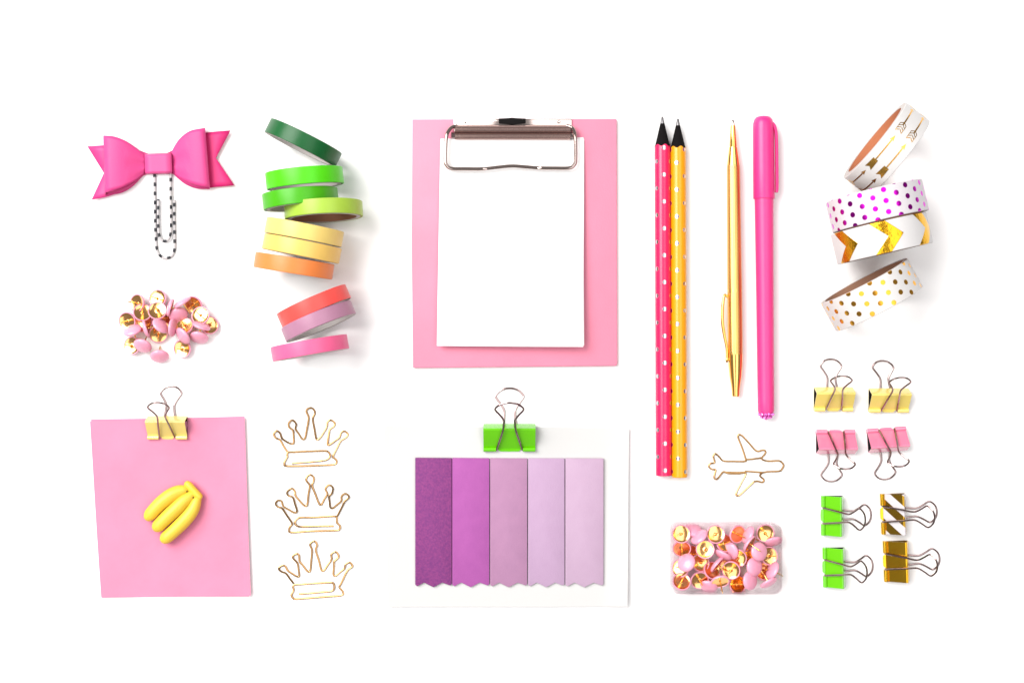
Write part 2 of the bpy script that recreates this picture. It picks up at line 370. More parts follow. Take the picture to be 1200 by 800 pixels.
# ------------------------------------------------------------------ pencils
def axis_thing(name, label, cat, top, bot, z, group=None):
    """thing whose local +Z runs from the lower end up the picture, local Y up from the table"""
    a = P(*top, z); b = P(*bot, z); zax = (a - b).normalized(); up = Vector((0, 0, 1)); up = (up - zax * up.dot(zax)).normalized(); xax = up.cross(zax)
    return thing(name, label, cat, b, Matrix((xax, up, zax)).transposed(), group), (a - b).length
def pencil(xt, yt, xb, yb, R, col, label, off, ztip):
    t, L = axis_thing('pencil', label, 'pencil', (xt, yt), (xb, yb), R, 'dotted pencils')
    nose = 34.2; n = 72; bl = L - nose
    mt = print_mat('foil_dotted_lacquer', col, (196, 194, 200), hex_dots(2 * math.pi * R / 6, 31.16, 2.5, off, ztip), 1, .14, .28)
    V, F, UV, ix = lathe([(0, 0), (R - .5, 0), (R, .6), (R, bl - 8), (R, bl)], n, uR=R)
    for k in range(n + 1):      # scalloped end of the lacquer
        a = 2 * math.pi * k / n; V[k * 5 + 4].z = bl + 1.1 * math.sin(a * 6)
        UV[k * 5 + 4] = (UV[k * 5 + 4][0], V[k * 5 + 4].z)
    mesh(t, 'shaft', (V, F, UV), mt)
    g = lathe([(R * .965, bl - 3), (R * .93, bl + .4), (R * .88, bl + 2), (2.6, bl + 25.5), (2.4, bl + 26)], 48)
    mesh(t, 'sharpened_wood', g[:3], mat('black_dyed_wood', (22, 18, 20), .9, spec=.15, bump=.4, bscale=1500))
    g = lathe([(2.5, bl + 25.6), (2.4, bl + 27), (1.3, bl + 33), (.35, bl + 34.1), (0, bl + 34.2)], 20)
    mesh(t, 'lead', g[:3], mat('graphite', (120, 118, 120), .35, .6))
pencil(776.2, 136.6, 777.8, 557, 9.2, (246, 40, 118), 'hot pink pencil with silver dots and black sharpened wood', .541, .283)
pencil(794.4, 138.8, 796.3, 558.8, 9.2, (255, 204, 8), 'golden yellow pencil with silver dots, touching the pink pencil', .365, .783)
# ------------------------------------------------------------------ gold ballpoint pen
t, L = axis_thing('ballpoint_pen', 'slim polished gold ballpoint pen with engraved barrel, tip pointing up', 'pen', (858.8, 141.6), (862.2, 464.4), 9.2)
eng = mat('engraved_gold', (240, 194, 112), .1, 1)
nt = eng.node_tree; uvn = nt.nodes.new('ShaderNodeUVMap'); sx = nt.nodes.new('ShaderNodeSeparateXYZ'); nt.links.new(uvn.outputs[0], sx.inputs[0])
hh = M_(nt, 'MULTIPLY', M_(nt, 'SINE', M_(nt, 'MULTIPLY', M_(nt, 'ADD', sx.outputs[0], M_(nt, 'MULTIPLY', M_(nt, 'SINE', M_(nt, 'MULTIPLY', sx.outputs[1], 1.6)), .6)), 6.283 / 2.3)), .5)
bp = nt.nodes.new('ShaderNodeBump'); bp.inputs['Strength'].default_value = .3; bp.inputs['Distance'].default_value = .00025
gm = nt.nodes.new('ShaderNodeMix'); gm.data_type = 'RGBA'; gm.inputs[6].default_value = lin((246, 204, 126)); gm.inputs[7].default_value = lin((186, 124, 50))
nt.links.new(M_(nt, 'MULTIPLY_ADD', hh, -.9, .45), gm.inputs[0]); nt.links.new(gm.outputs[2], pri(eng).inputs['Base Color'])
nt.links.new(hh, bp.inputs['Height']); nt.links.new(bp.outputs[0], pri(eng).inputs['Normal'])
def pz(y): return 464.4 - y
g = lathe([(4.2, pz(464)), (4.4, pz(463)), (4.6, pz(458)), (5.6, pz(450)), (7.1, pz(441)), (8.2, pz(428)), (8.6, pz(415))], 64, uR=8); mesh(t, 'cap_end', g[:3], gold)
g = lathe([(0, pz(464.4)), (3.7, pz(464.4)), (4.15, pz(463.8))], 40); mesh(t, 'end_button', g[:3], gold)
g = lathe([(8.6, pz(415)), (8.75, pz(400)), (8.75, pz(342))], 64, uR=8.7); mesh(t, 'upper_barrel', g[:3], eng)
g = lathe([(8.5, pz(342)), (8.5, pz(340.4))], 64); mesh(t, 'middle_ring', g[:3], gold)
g = lathe([(8.75, pz(340.4)), (8.5, pz(310)), (8.1, pz(249)), (7.7, pz(199)), (7.4, pz(195))], 64, uR=8.4); mesh(t, 'barrel', g[:3], eng)
g = lathe([(7.4, pz(195)), (6.3, pz(186)), (4.9, pz(175.5)), (4.7, pz(174.4)), (4.1, pz(174.2)), (4.1, pz(173.2)), (4.3, pz(172.8)), (3.0, pz(152)), (2.7, pz(149))], 56); mesh(t, 'nose_cone', g[:3], gold)
g = lathe([(2.3, pz(149.4)), (2.0, pz(146)), (1.3, pz(143)), (.3, pz(141.7)), (0, pz(141.6))], 24); mesh(t, 'writing_tip', g[:3], chrome)
cp = spline([Vector((7.5, 1, pz(350))), Vector((11.5, 1.5, pz(346))), Vector((13.2, 2, pz(350))), Vector((14.6, 2, pz(362))), Vector((14.8, 2, pz(378))), Vector((13, 1.8, pz(392))), Vector((10.4, 1.6, pz(406))), Vector((9.9, 1.5, pz(416))), Vector((10.2, 1.5, pz(425)))], 8)
m_ = len(cp); g = tube(cp, [1.1 + .9 * math.sin(math.pi * min(1, i / m_ * 1.1)) if i < m_ * .75 else (1.5 if i < m_ - 4 else 1.9 - .4 * (i - m_ + 4)) for i in range(m_)], 14)
mesh(t, 'pocket_clip', g[:3], gold)
# ------------------------------------------------------------------ pink pen
t, L = axis_thing('felt_tip_pen', 'bright pink capped pen with rhinestones in its lower end', 'pen', (894.4, 138.6), (897.8, 492), 12.6)
pen_pink = mat('pink_pen_plastic', (252, 76, 172), .42, sss=.15); cap_pink = mat('pink_cap_plastic', (252, 66, 170), .38, sss=.15)
def qz(y): return 492 - y
g = lathe([(8.6, qz(483.6)), (9.4, qz(481)), (9.5, qz(470)), (9.8, qz(400)), (10.3, qz(310)), (10.9, qz(234))], 64); mesh(t, 'barrel', g[:3], pen_pink)
g = lathe([(10.8, qz(235)), (12.2, qz(235)), (12.4, qz(234.2)), (12.3, qz(200)), (12.1, qz(155)), (11.8, qz(148)), (10.6, qz(143)), (8, qz(140)), (4, qz(138.9)), (0, qz(138.6))], 64); mesh(t, 'cap', g[:3], cap_pink)
cl = [(5, 145), (9.5, 145.6), (13.2, 149), (15.4, 156), (16.2, 166), (16.4, 190), (16.4, 215), (16.2, 224), (15.6, 228)]
V = []; F = []
ps = spline([Vector((-a, 0, qz(b))) for a, b in cl], 6)
for i, p in enumerate(ps):
    hw = 3.2; th = 3.2 if p.z > qz(224) else 3.0
    tn = (ps[min(i + 1, len(ps) - 1)] - ps[max(i - 1, 0)]).normalized(); nn = Vector((tn.z, 0, -tn.x))
    if nn.x < 0: nn = -nn
    for (a, b) in ((0, -hw + .7), (0, hw - .7), (.7, hw), (th - .3, hw), (th, hw - .5), (th, -hw + .5), (th - .3, -hw), (.7, -hw)):
        V.append(p + nn * a + Vector((0, b + 2, 0)))
    if i:
        for k in range(8): F.append(((i - 1) * 8 + k, i * 8 + k, i * 8 + (k + 1) % 8, (i - 1) * 8 + (k + 1) % 8))
F.append(tuple(range(8))); F.append(tuple((len(ps) - 1) * 8 + k for k in range(7, -1, -1)))
mesh(t, 'pocket_clip', (V, F), cap_pink, sharp=50)
g = lathe([(0, qz(490)), (4.5, qz(489.6)), (7, qz(487.4)), (8.4, qz(484)), (8.6, qz(483))], 40); mesh(t, 'end_plug', g[:3], mat('magenta_glue', (214, 40, 150), .3))
gem = mat('pink_crystal', (246, 120, 214), .04, .55, spec=1.0)
def gem_geo(c, n, r):
    fr = frame_z(n); V = []; F = []
    for (rr, z, of) in ((r, 0, 0), (r * .95, r * .25, .5), (r * .5, r * .7, 0)):
        for k in range(7):
            a = 2 * math.pi * (k + of) / 7; V.append(Vector(c) + fr @ Vector((rr * math.cos(a), rr * math.sin(a), z)))
    for j in range(2):
        for k in range(7):
            a, b, c_, d_ = j * 7 + k, j * 7 + (k + 1) % 7, (j + 1) * 7 + (k + 1) % 7, (j + 1) * 7 + k
            F.append((a, b, d_)); F.append((b, c_, d_))
    F.append(tuple(14 + k for k in range(7))); return V, F
for (ring_r, zz, num, tilt_) in ((8.0, 485.2, 12, 60), (5.6, 488.6, 8, 35), (0, 490.2, 1, 0)):
    for k in range(num):
        a = 2 * math.pi * (k + .5) / num; nn = Vector((math.cos(a) * math.sin(R_(tilt_)), math.sin(a) * math.sin(R_(tilt_)), -math.cos(R_(tilt_))))
        mesh(t, 'rhinestone', gem_geo((ring_r * math.cos(a), ring_r * math.sin(a), qz(zz)), nn, 2.1), gem, smooth=False)
# ------------------------------------------------------------------ binder clips
def clip(x, y, yaw, W, D, L, beta, outer, inner, label, group=None, hx=9.5, neck=4.7, bulb=12, wr=1.1, sw=(0, 0), hem_m=None, rise=(4.5, 0), name='binder_clip', seg=None):
    z0 = 4.7
    rot = Matrix.Rotation(R_(yaw), 3, 'Z'); o = P(x, y, 4); o.z = 0
    t = thing(name, label, 'binder clip', o, rot, group)
    b = R_(beta)
    B = Vector((D, 0)); C = Vector((D * math.cos(b), D * math.sin(b)))
    A = Vector((0, 0)); E = Vector((.2, 1.7))
    def fil(p, q, r, rad):
        u1 = (p - q).normalized(); u2 = (r - q).normalized(); a = q + u1 * rad; c = q + u2 * rad; out = []
        for k in range(7):
            s = k / 6; out.append(a * (1 - s) ** 2 + q * 2 * s * (1 - s) + c * s * s)
        return out
    mid = (E + C) / 2; nrm = Vector((-(C - E).y, (C - E).x)).normalized()
    pth = [A, A * .5 + B * .5 + Vector((0, -.3))] + fil(A, B, C, 2.6) + fil(B, C, E, 2.6) + [mid + nrm * .3, E]
    n = len(pth); th = .9; inn = []
    for i, p in enumerate(pth):
        tg = (pth[min(i + 1, n - 1)] - pth[max(i - 1, 0)]).normalized(); inn.append(p + Vector((-tg.y, tg.x)) * th * (1 if 0 < i < n - 1 else .5))
    xs = [-W / 2, -W / 6, W / 6, W / 2]; V = []; F = []; ix = []; UV = []
    for s, pp in enumerate((pth, inn)):
        l = 0
        for i, p in enumerate(pp):
            if i: l += (pp[i] - pp[i - 1]).length
            for xx in xs: V.append(Vector((xx, p.x, z0 + p.y))); UV.append((xx, l))
    k4 = len(xs); T = n * k4
    for i in range(n - 1):
        for j in range(k4 - 1):
            F.append((i * k4 + j, i * k4 + j + 1, (i + 1) * k4 + j + 1, (i + 1) * k4 + j)); ix.append(0)
            F.append((T + (i + 1) * k4 + j, T + (i + 1) * k4 + j + 1, T + i * k4 + j + 1, T + i * k4 + j)); ix.append(1)
        F.append((i * k4, (i + 1) * k4, T + (i + 1) * k4, T + i * k4)); ix.append(0)
        F.append((i * k4 + k4 - 1, T + i * k4 + k4 - 1, T + (i + 1) * k4 + k4 - 1, (i + 1) * k4 + k4 - 1)); ix.append(0)
    for i in (0, n - 1):
        for j in range(k4 - 1): F.append((i * k4 + j, T + i * k4 + j, T + i * k4 + j + 1, i * k4 + j + 1)); ix.append(0)
    mesh(t, 'body', (V, F, UV), [outer, inner], ix, sharp=60)
    hem_m = hem_m or outer; hr = 2.5
    for side in (0, 1):
        if side == 0:   # bottom panel
            dirv = Vector((0, 1, 0)); out = Vector((0, 0, -1)); base = Vector((0, 0, z0))
        else:
            dd = (C - E).normalized(); dirv = Vector((0, dd.x, dd.y)); out = Vector((0, -dd.y, dd.x)); base = Vector((0, E.x, z0 + E.y))
        hc = base + out * 1.7 + dirv * .2
        for s in (-1, 1):
            x0, x1 = (hx + .6) * s, (W / 2 + .0) * s
            pts = [hc + Vector((x0 + (x1 - x0) * k / 3, 0, 0)) for k in range(4)]
            g = tube(pts, hr, 18, flat=[.8] * 4); mesh(t, 'hem', g[:3], hem_m)
        # middle lip between the hems
        q = [(-hx + 1.5, 0), (hx - 1.5, 0), (hx - 3.8, -2.6), (0, -2.9), (-hx + 3.8, -2.6)]; V = []; 
        for off in (0, .9):
            for (a, c) in q: V.append(base + Vector((a, 0, 0)) + dirv * c + out * (off - .3 + (.9 if c < 0 else 0)))
        k_ = len(q); F = [tuple(range(k_)), tuple(range(2 * k_ - 1, k_ - 1, -1))] + [(i, k_ + i, k_ + (i + 1) % k_, (i + 1) % k_) for i in range(k_)]
        mesh(t, 'lip', (V, F), hem_m, smooth=False)
        f = L / 58.0
        hp = [(-hx - 4, 0), (-hx - .6, .2), (-hx + .6, 2.5), (-neck - 1.6, 22 * f), (-neck, 33 * f), (-neck - .6, 38 * f), (-bulb * .72, 44 * f), (-bulb, 49.2 * f), (-bulb * .93, 52.6 * f), (-bulb * .55, 56.6 * f), (0, 58 * f)]
        hp = hp + [(-a, c) for a, c in hp[-2::-1]]
        swa = R_(sw[side]); pts = []
        for (a, c) in hp:
            a2 = a * math.cos(swa) + c * math.sin(swa); c2 = c
            ww = (1.9 - .95 * min(1, c / (30 * f))) if side == 0 else 1.9
            ww = 1.9 + (1.8 - wr * .05) * min(1, c / (52 * f)) if side == 0 else 2.0 + rise[0] * c / (58 * f)
            pts.append(hc - out * 1.7 + Vector((a2, 0, 0)) + dirv * c2 + out * ww)
        g = tube(spline(pts, 6), wr, 10); mesh(t, 'wire_handle', g[:3], steel)
    return t
def enamel(n, c, r=.22): return mat(n, c, r, coat=.6, bump=.03, bscale=500)
e_yel, e_pnk, e_grn = enamel('yellow_enamel', (252, 238, 142)), enamel('pink_enamel', (248, 160, 198)), enamel('lime_enamel', (130, 228, 2))
e_yel2 = enamel('pale_yellow_enamel', (252, 238, 160))
g_in = mat('dark_gold_inside', (150, 112, 40), .3, 1)
def stripe(nt, u, v):
    s = M_(nt, 'FRACT', M_(nt, 'ADD', M_(nt, 'DIVIDE', M_(nt, 'ADD', u, M_(nt, 'MULTIPLY', v, .85)), 24.0), 10.33))
    return smooth01(nt, M_(nt, 'SUBTRACT', s, .5), .02)
g_str = print_mat('gold_white_stripe', (250, 242, 246), (190, 148, 50), stripe, 1, .16, .3)
gold_clip = mat('gold_clip_plating', (222, 172, 44), .17, 1)
GC = 'small binder clips at the lower right'
clip(976, 478.6, 0, 45, 26, 57.5, 44, e_yel, black_steel, 'small yellow binder clip, left one of the yellow pair, handles crossing over each other', GC, sw=(-2, 1))
clip(1040.6, 480, 0, 46, 26, 57, 44, e_yel, black_steel, 'small yellow binder clip, right one of the yellow pair, handles spread apart', GC, sw=(-6, 4))
clip(978.6, 506.2, 180, 45, 26, 57.5, 44, e_pnk, black_steel, 'small pink binder clip hanging handles down, left one of the pink pair', GC, sw=(4, -2))
clip(1038, 503.6, 184, 45, 26, 57.5, 44, e_pnk, black_steel, 'small pink binder clip tipped slightly, right one of the pink pair', GC, sw=(4, -2))
clip(964.6, 603.4, -90, 46, 24.5, 56.5, 44, e_grn, black_steel, 'small lime green binder clip, upper of the two green ones facing sideways', GC)
clip(966.6, 664, -89, 46, 24.5, 56.5, 44, e_grn, black_steel, 'small lime green binder clip, lower of the two green ones facing sideways', GC)
clip(1034.4, 601.6, -88, 47, 27.5, 64, 40, g_str, g_in, 'small binder clip with diagonal gold and white stripes', GC, hem_m=gold_clip)
clip(1037.6, 657, -88, 47, 27.5, 64, 40, gold_clip, g_in, 'small plain shiny gold binder clip below the striped one', GC)
# ------------------------------------------------------------------ white card with sticky tabs
def bumpz(cx, cy, sx, sy, h): return lambda x, y: h * math.exp(-((x - cx) / sx) ** 2 - ((y - cy) / sy) ** 2)
oc = P(596, 605)
card = thing('white_card', 'large white card clipped by the green binder clip, under five purple sticky tabs', 'card', oc)
cc = [(450.5, 499.4), (737.6, 500.6), (735, 709.8), (454.6, 711)]
def cardz(u, v):
    x = 450 + 286 * u; y = 500 + 210 * v
    return 1.2 + 4.6 * math.exp(-((x - 597) / 60) ** 2 - ((y - 500) / 42) ** 2) + 6.5 * max(0, (u - .88) / .12) ** 2 * (.4 + .6 * v) + 1.6 * v * v
card_white = mat('card_stock', (244, 243, 240), .7, bump=.06, bscale=700); pri(card_white).inputs['Base Color'].default_value = (.515, .51, .50, 1)
g = sheet(cc, cardz, .8, 48, 40, .3, 5); mesh(card, 'card_sheet', (local(g[0], oc), g[1]), card_white)
clip(597, 525.6, 0, 60.5, 30, 70.5, 36, e_grn, e_grn, 'large lime green binder clip on the top edge of the white card', None, hx=15, neck=6.4, bulb=16, wr=1.3)
tabs = [((486.6, 529.3), (142, 56, 144), (178, 74, 156), .5, 'darkest violet purple sticky tab pad with speckled fibres'),
        ((530, 573.4), (210, 106, 198), (202, 100, 192), .12, 'vivid orchid pink-purple sticky tab pad beside the darkest one'),
        ((574.4, 617.8), (216, 158, 200), (208, 152, 194), .1, 'dusty mauve sticky tab pad in the middle of the row'),
        ((618.8, 661.6), (228, 190, 226), (224, 185, 222), .06, 'pale lilac sticky tab pad, second from the pale end'),
        ((662.6, 707.2), (234, 198, 228), (230, 193, 224), .06, 'palest pink-lilac sticky tab pad at the end of the row')]
for i, ((x0, x1), c, c2, vr, lab) in enumerate(tabs):
    m = mat('tab_paper', c, .8, bump=.6 if i == 0 else .3, bscale=1400, var=vr, vscale=1100 if i == 0 else 160, col2=c2, boost=False)
    zt = 6.4; w_ = x1 - x0; top = 536.2 + .3 * i * (.5)
    bp_ = [(x0, 684.6), (x0 + 2.2, 686.6), (x0 + w_ * .24, 682.2), (x0 + w_ * .5, 687.7), (x0 + w_ * .74, 682.2), (x1 - 2, 685.6), (x1, 684.2)]
    px = [P(a, b, zt) for a, b in bp_] + [P(x1, top + .3, zt), P(x0, top, zt)]
    ot = P((x0 + x1) / 2, 611, 3)
    g = slab([(p.x, p.y) for p in px], 2.6 - .0, zt - .25 * (i % 2), .45, 2)
    tb = mesh(None, 'sticky_tab_pad', g, m, origin=ot, sharp=30)
    put(tb, lab, 'sticky tab', 'purple sticky tabs on the white card')
# ------------------------------------------------------------------ pink note
on = P(200, 595)
note = thing('sticky_note', 'large pink square paper note under the banana charm, held by the yellow clip', 'note', on)
def notez(dz, right=0):
    def f(u, v):
        x = 105 + 185 * u; y = 490 + 208 * v
        return .6 + dz + 4.7 * math.exp(-((x - 197) / 42) ** 2 - ((y - 490) / 36) ** 2) + (2.2 + right) * max(0, (u - .8) / .2) ** 2 + .5 * math.sin(u * 5 + v * 3) + .5
    return f
g = sheet([(106.4, 491.2), (286.2, 487.8), (294, 697.6), (119.6, 699)], notez(0, 1.5), .4, 36, 40, .3, 8); mesh(note, 'paper_sheet', (local(g[0], on), g[1]), note_pink)
g = sheet([(105.2, 493.6), (284.4, 493.2), (291.6, 698), (118.6, 700)], notez(.7), .4, 36, 40, .35, 3); mesh(note, 'paper_sheet', (local(g[0], on), g[1]), note_pink)
clip(197, 511.4, 0, 46, 25, 58.5, 42, e_yel2, black_steel, 'pale yellow binder clip on the top edge of the pink note', None, sw=(3, -2))
# ------------------------------------------------------------------ banana charm
ob = P(200, 602, 2.2)
ban = thing('banana_charm', 'small yellow toy bunch of three bananas lying on the pink note', 'toy bananas', ob)
byel = mat('banana_yellow', (254, 232, 84), .45, sss=.2, var=.06, vscale=120)
for pts, r in (([(556, 172, 7), (520, 190, 8), (465, 208, 8), (390, 248, 9), (300, 320, 9.4), (225, 400, 9), (168, 474, 7.6)], 7.4), ([(612, 218, 7.5), (580, 248, 8), (525, 290, 9), (450, 365, 10.5), (365, 445, 10.6), (295, 515, 10), (242, 566, 8)], 7.3), ([(662, 262, 7), (640, 300, 7.4), (608, 375, 8), (545, 458, 9), (460, 545, 9), (375, 622, 9), (308, 672, 7.8)], 7.3)):
    ps = spline([P(150 + a / 8, 550 + b / 8, z + 2) for a, b, z in pts], 8); m_ = len(ps)
    rr = []
    for i in range(m_):
        s = i / (m_ - 1); v = r * 1.12 * (.5 + .5 * math.sin(min(1, s * 1.9) * math.pi / 2)) * (1 - .12 * max(0, s - .6) / .4)
        if s > .84: v *= math.sqrt(max(0, 1 - ((s - .84) / .16) ** 2)) * .95 + .05
        rr.append(v)
    g = tube(ps, rr, 24); mesh(ban, 'banana', (local(g[0], ob), g[1], g[2]), byel)
ps = spline([P(150 + a / 8, 550 + b / 8, z) for a, b, z in ((535, 118, 8), (570, 148, 9.5), (620, 203, 10), (662, 248, 9.5), (688, 272, 8))], 8); m_ = len(ps)
g = tube(ps, [4.6 * math.sqrt(max(.02, 1 - abs(2 * i / (m_ - 1) - 1) ** 5)) for i in range(m_)], 20); mesh(ban, 'stem_crown', (local(g[0], ob), g[1], g[2]), byel)
for (a, b) in ((546, 200), (605, 258)):  # hollows below the stem drawn as short dark brown bars
    ps = [P(150 + (a + d) / 8, 550 + (b + d * .9) / 8, 12.6) for d in (-11, -4, 4, 11)]
    g = tube(ps, [.5, 1.5, 1.5, .5], 10); mesh(ban, 'stem_hollow', (local(g[0], ob), g[1]), mat('dark_brown', (120, 60, 30), .5))
# ------------------------------------------------------------------ bow paper clip
obw = P(186, 194, 2)
bow = thing('bow_paper_clip', 'hot pink leatherette bow on a black and white striped paper clip', 'paper clip', obw)
leather = mat('pink_leatherette', (240, 82, 172), .55, bump=.2, bscale=1100, var=.03, vscale=200)
leather_in = mat('pink_leatherette_back', (236, 40, 142), .6, bump=.1)
def interp(pts, x):
    for (a, b), (c, d) in zip(pts, pts[1:]):
        if (a - x) * (c - x) <= 0 and a != c: return b + (d - b) * (x - a) / (c - a)
    return pts[0][1] if abs(x - pts[0][0]) < abs(x - pts[-1][0]) else pts[-1][1]
def smooth_line(pts): return [(p.x, p.y) for p in spline([Vector((a, b, 0)) for a, b in pts], 8)]
def loop(xc, xe_t, xe_b, top, bot, low, zmax):
    """top and bot outlines from the knot out; the strip turns over at the outer edge and runs back below"""
    top, bot = smooth_line(top), smooth_line(bot); V = []; F = []; ny = 14; path = []
    for k in range(21): s = k / 20; path.append((s, 4.5 + (zmax - 4.5) * math.sin(math.pi / 2 * min(1, s * 1.25)) ** 1.2 - (0 if s < .86 else 3.5 * ((s - .86) / .14) ** 2), 0))
    ze = path[-1][1]
    for k in range(1, 8): a = math.pi * k / 8; path.append((1 - .0 + .012 * math.sin(a), ze - (ze - 5) * (1 - math.cos(a)) / 2, k / 8))
    for k in range(15): s = 1 - k / 14; path.append((s, 5 - 1.8 * (1 - s), 1))
    for (s, z, und) in path:
        ss = min(s, 1.0)
        for j in range(ny + 1):
            v = j / ny
            xt = xc + (xe_t - xc) * s; xb = xc + (xe_b - xc) * s
            yt = interp(top, xt); yb = interp(bot, xb)
            x = xt + (xb - xt) * v; y = yt + (yb - yt) * v
            y += low * und * math.sin(min(1, s * 1.1) * math.pi * .8) * (v ** 2)
            zz = z + (1 - und) * (1.2 * math.sin(v * math.pi) * s - .8 * (1 - s) * math.cos(v * math.pi * 4) * (1 if s < .5 else 0))
            V.append(P(x, y, zz))
    q = ny + 1
    for i in range(len(path) - 1):
        for j in range(ny): F.append((i * q + j, i * q + j + 1, (i + 1) * q + j + 1, (i + 1) * q + j))
    return V, F
def thicken(o, t=1.0):
    m = o.modifiers.new('thickness', 'SOLIDIFY'); m.thickness = t * S; m.offset = 0
g = loop(170.5, 122, 124, [(172, 183), (169, 181.5), (161, 174.5), (147, 165.2), (134, 160.2), (122, 159)], [(173, 200), (170.8, 201.4), (159, 211.5), (145, 219), (133, 223), (124, 225.6)], 6, 16)
o = mesh(bow, 'bow_loop', (local(g[0], obw), g[1]), [leather], sharp=80); thicken(o)
g = loop(200.8, 239.6, 245.2, [(199, 182), (200.8, 180), (204, 172.8), (211, 162.6), (223, 153.6), (239.8, 150)], [(198, 202), (201.6, 202.5), (207, 206.2), (217, 212.4), (232.5, 217.6), (245.6, 219.6)], 4, 16)
o = mesh(bow, 'bow_loop', (local(g[0], obw), g[1]), [leather], sharp=80); thicken(o)
def tail(rows):
    V = []; F = []; ny = 10
    for (xt, yt, xb, yb, z, nx_) in rows:
        for j in range(ny + 1):
            v = j / ny; x = xt + (xb - xt) * v; y = yt + (yb - yt) * v; x += nx_ * (1 - abs(2 * v - 1)); V.append(P(x, y, z))
    for i in range(len(rows) - 1):
        for j in range(ny): a = i * (ny + 1) + j; F.append((a, a + 1, a + ny + 2, a + ny + 1))
    return V, F
g = tail([(184, 184, 184, 200, 1.6, 0), (168, 178, 168, 206, 1.6, 0), (152, 172.5, 153, 218.8, 2.2, 0), (136, 170.4, 138, 226.5, 3.6, 0), (122, 170.4, 124, 231, 4.2, 6), (102.4, 171.6, 107.4, 234.2, 4.8, 17)])
o = mesh(bow, 'bow_tail', (local(g[0], obw), g[1]), [leather]); thicken(o, 1)
g = tail([(186, 184, 186, 200, 1.6, 0), (203, 176, 203, 204, 1.6, 0), (222, 164, 224, 214, 2.2, 0), (240, 155.8, 246, 219.9, 3.6, -4), (256, 154, 262, 218.6, 4.4, -10), (270, 153, 274.8, 217.4, 5.5, -19.5)])
o = mesh(bow, 'bow_tail', (local(g[0], obw), g[1]), [leather_in]); thicken(o, 1)
V = []; F = []; ny = 16          # centre band wraps the knot
for i in range(5):
    s = i / 4
    for j in range(ny + 1):
        v = j / ny; yt = 180.7 - 1.3 * s; yb = 204.1 - .5 * s
        ang = math.pi * v; y = (yt + yb) / 2 - (yb - yt) / 2 * math.cos(ang) ; y = yt + (yb - yt) * v
        z = 2 + 8.4 * min(1, math.sin(ang) * 4.5) ; V.append(P(169.4 + (200.9 - 169.4) * s + .9 * v, y, z))
for i in range(4):
    for j in range(ny): a = i * (ny + 1) + j; F.append((a, a + 1, a + ny + 2, a + ny + 1))
o = mesh(bow, 'centre_band', (local(V, obw), F), [mat('pink_band_leatherette', (240, 96, 178), .55, bump=.12, bscale=1100)]); thicken(o, 1)
def bands(nt, u, v): return smooth01(nt, M_(nt, 'SUBTRACT', M_(nt, 'FRACT', M_(nt, 'DIVIDE', M_(nt, 'ADD', u, 103), 10.65)), .42), .04)
stripes = print_mat('striped_wire_coating', (240, 234, 236), (30, 32, 46), bands, 0, .4, .35)
outerp = [(181.2, 190, 1.8), (181.3, 215, 1.8), (181.8, 250, 1.8), (182.6, 280, 1.8), (184.6, 295, 1.8), (190.4, 301.6, 1.8), (196.4, 302.2, 1.8), (201.4, 299.4, 1.8), (204.4, 292, 1.8), (204.6, 280, 1.8), (204.2, 255, 1.8), (204.4, 234.4, 1.8)]
innerp = [(181.2, 190, 1.8), (185, 184, 2), (193, 182, 2.4), (199, 187, 2.6), (199.9, 200, 3), (200, 225, 3.6), (200.4, 262, 3.8), (199.6, 275, 3.8), (196.6, 281, 3.8), (192.4, 282.6, 3.8), (188.4, 280, 3.8), (186, 272, 3.8), (185.4, 255, 3.6), (185.6, 233.6, 3.4)]
g = tube(spline([P(*p) for p in (outerp[::-1] + innerp[1:])], 10), 1.6, 14); mesh(bow, 'striped_wire', (local(g[0], obw), g[1], g[2]), stripes)
# ------------------------------------------------------------------ wire paper clips
def wire_clip(name, label, cat, ox, oy, k, paths, r, group=None, m=rose_gold, z=1.0, n=5):
    allp = [[P(ox + a / k, oy + b / k, z + .9 * math.sin(i * .35) ** 2) for i, (a, b) in enumerate(p)] for p in paths]
    c = sum((q for p in allp for q in p), Vector()) / sum(len(p) for p in allp); c.z = 0
    g = merge(*[tube(spline(p, n), r, 10) for p in allp]); o = mesh(None, name, g, m, origin=c)
    return put(o, label, cat, group)
c1 = [(270,725),(400,716),(520,706),(640,692),(695,672),(718,632),(695,592),(650,580),(450,586),(300,594),(228,596),(212,615),(214,650),(185,705),(182,735),(205,757),(450,756),(650,748),(765,740),(795,712),(785,680),(752,655),(762,615),(800,540),(840,465),(900,425),(926,385),(885,350),(845,368),(828,420),(770,465),(710,508),(688,500),(700,400),(714,330),(762,292),(770,250),(722,220),(685,242),(676,300),(640,365),(590,436),(556,440),(535,330),(515,205),(540,140),(524,95),(490,76),(450,92),(440,125),(466,195),(445,330),(425,430),(392,442),(350,380),(312,322),(320,268),(277,220),(232,258),(240,308),(282,340),(290,420),(292,488),(255,496),(190,462),(150,428),(130,372),(92,346),(58,380),(78,428),(130,452),(170,520),(216,592)]
c2 = [(760,660),(620,662),(480,666),(370,668),(320,652),(305,615),(330,575),(370,561),(500,560),(650,552),(782,546),(796,575),(798,622),(832,655),(828,695),(785,712),(500,720),(265,735),(237,705),(250,665),(272,640),(262,610),(210,535),(155,455),(100,432),(80,395),(108,360),(150,372),(168,428),(235,470),(295,502),(330,488),(305,400),(280,325),(227,302),(215,262),(268,220),(305,255),(310,300),(360,365),(420,424),(450,408),(462,300),(477,185),(437,125),(455,75),(487,60),(525,90),(522,140),(506,185),(545,290),(590,402),(618,405),(650,345),(685,282),(662,225),(705,180),(750,212),(738,280),(706,312),(712,380),(720,440),(750,450),(800,410),(848,366),(852,312),(900,280),(940,322),(890,372),(850,450),(803,542)]
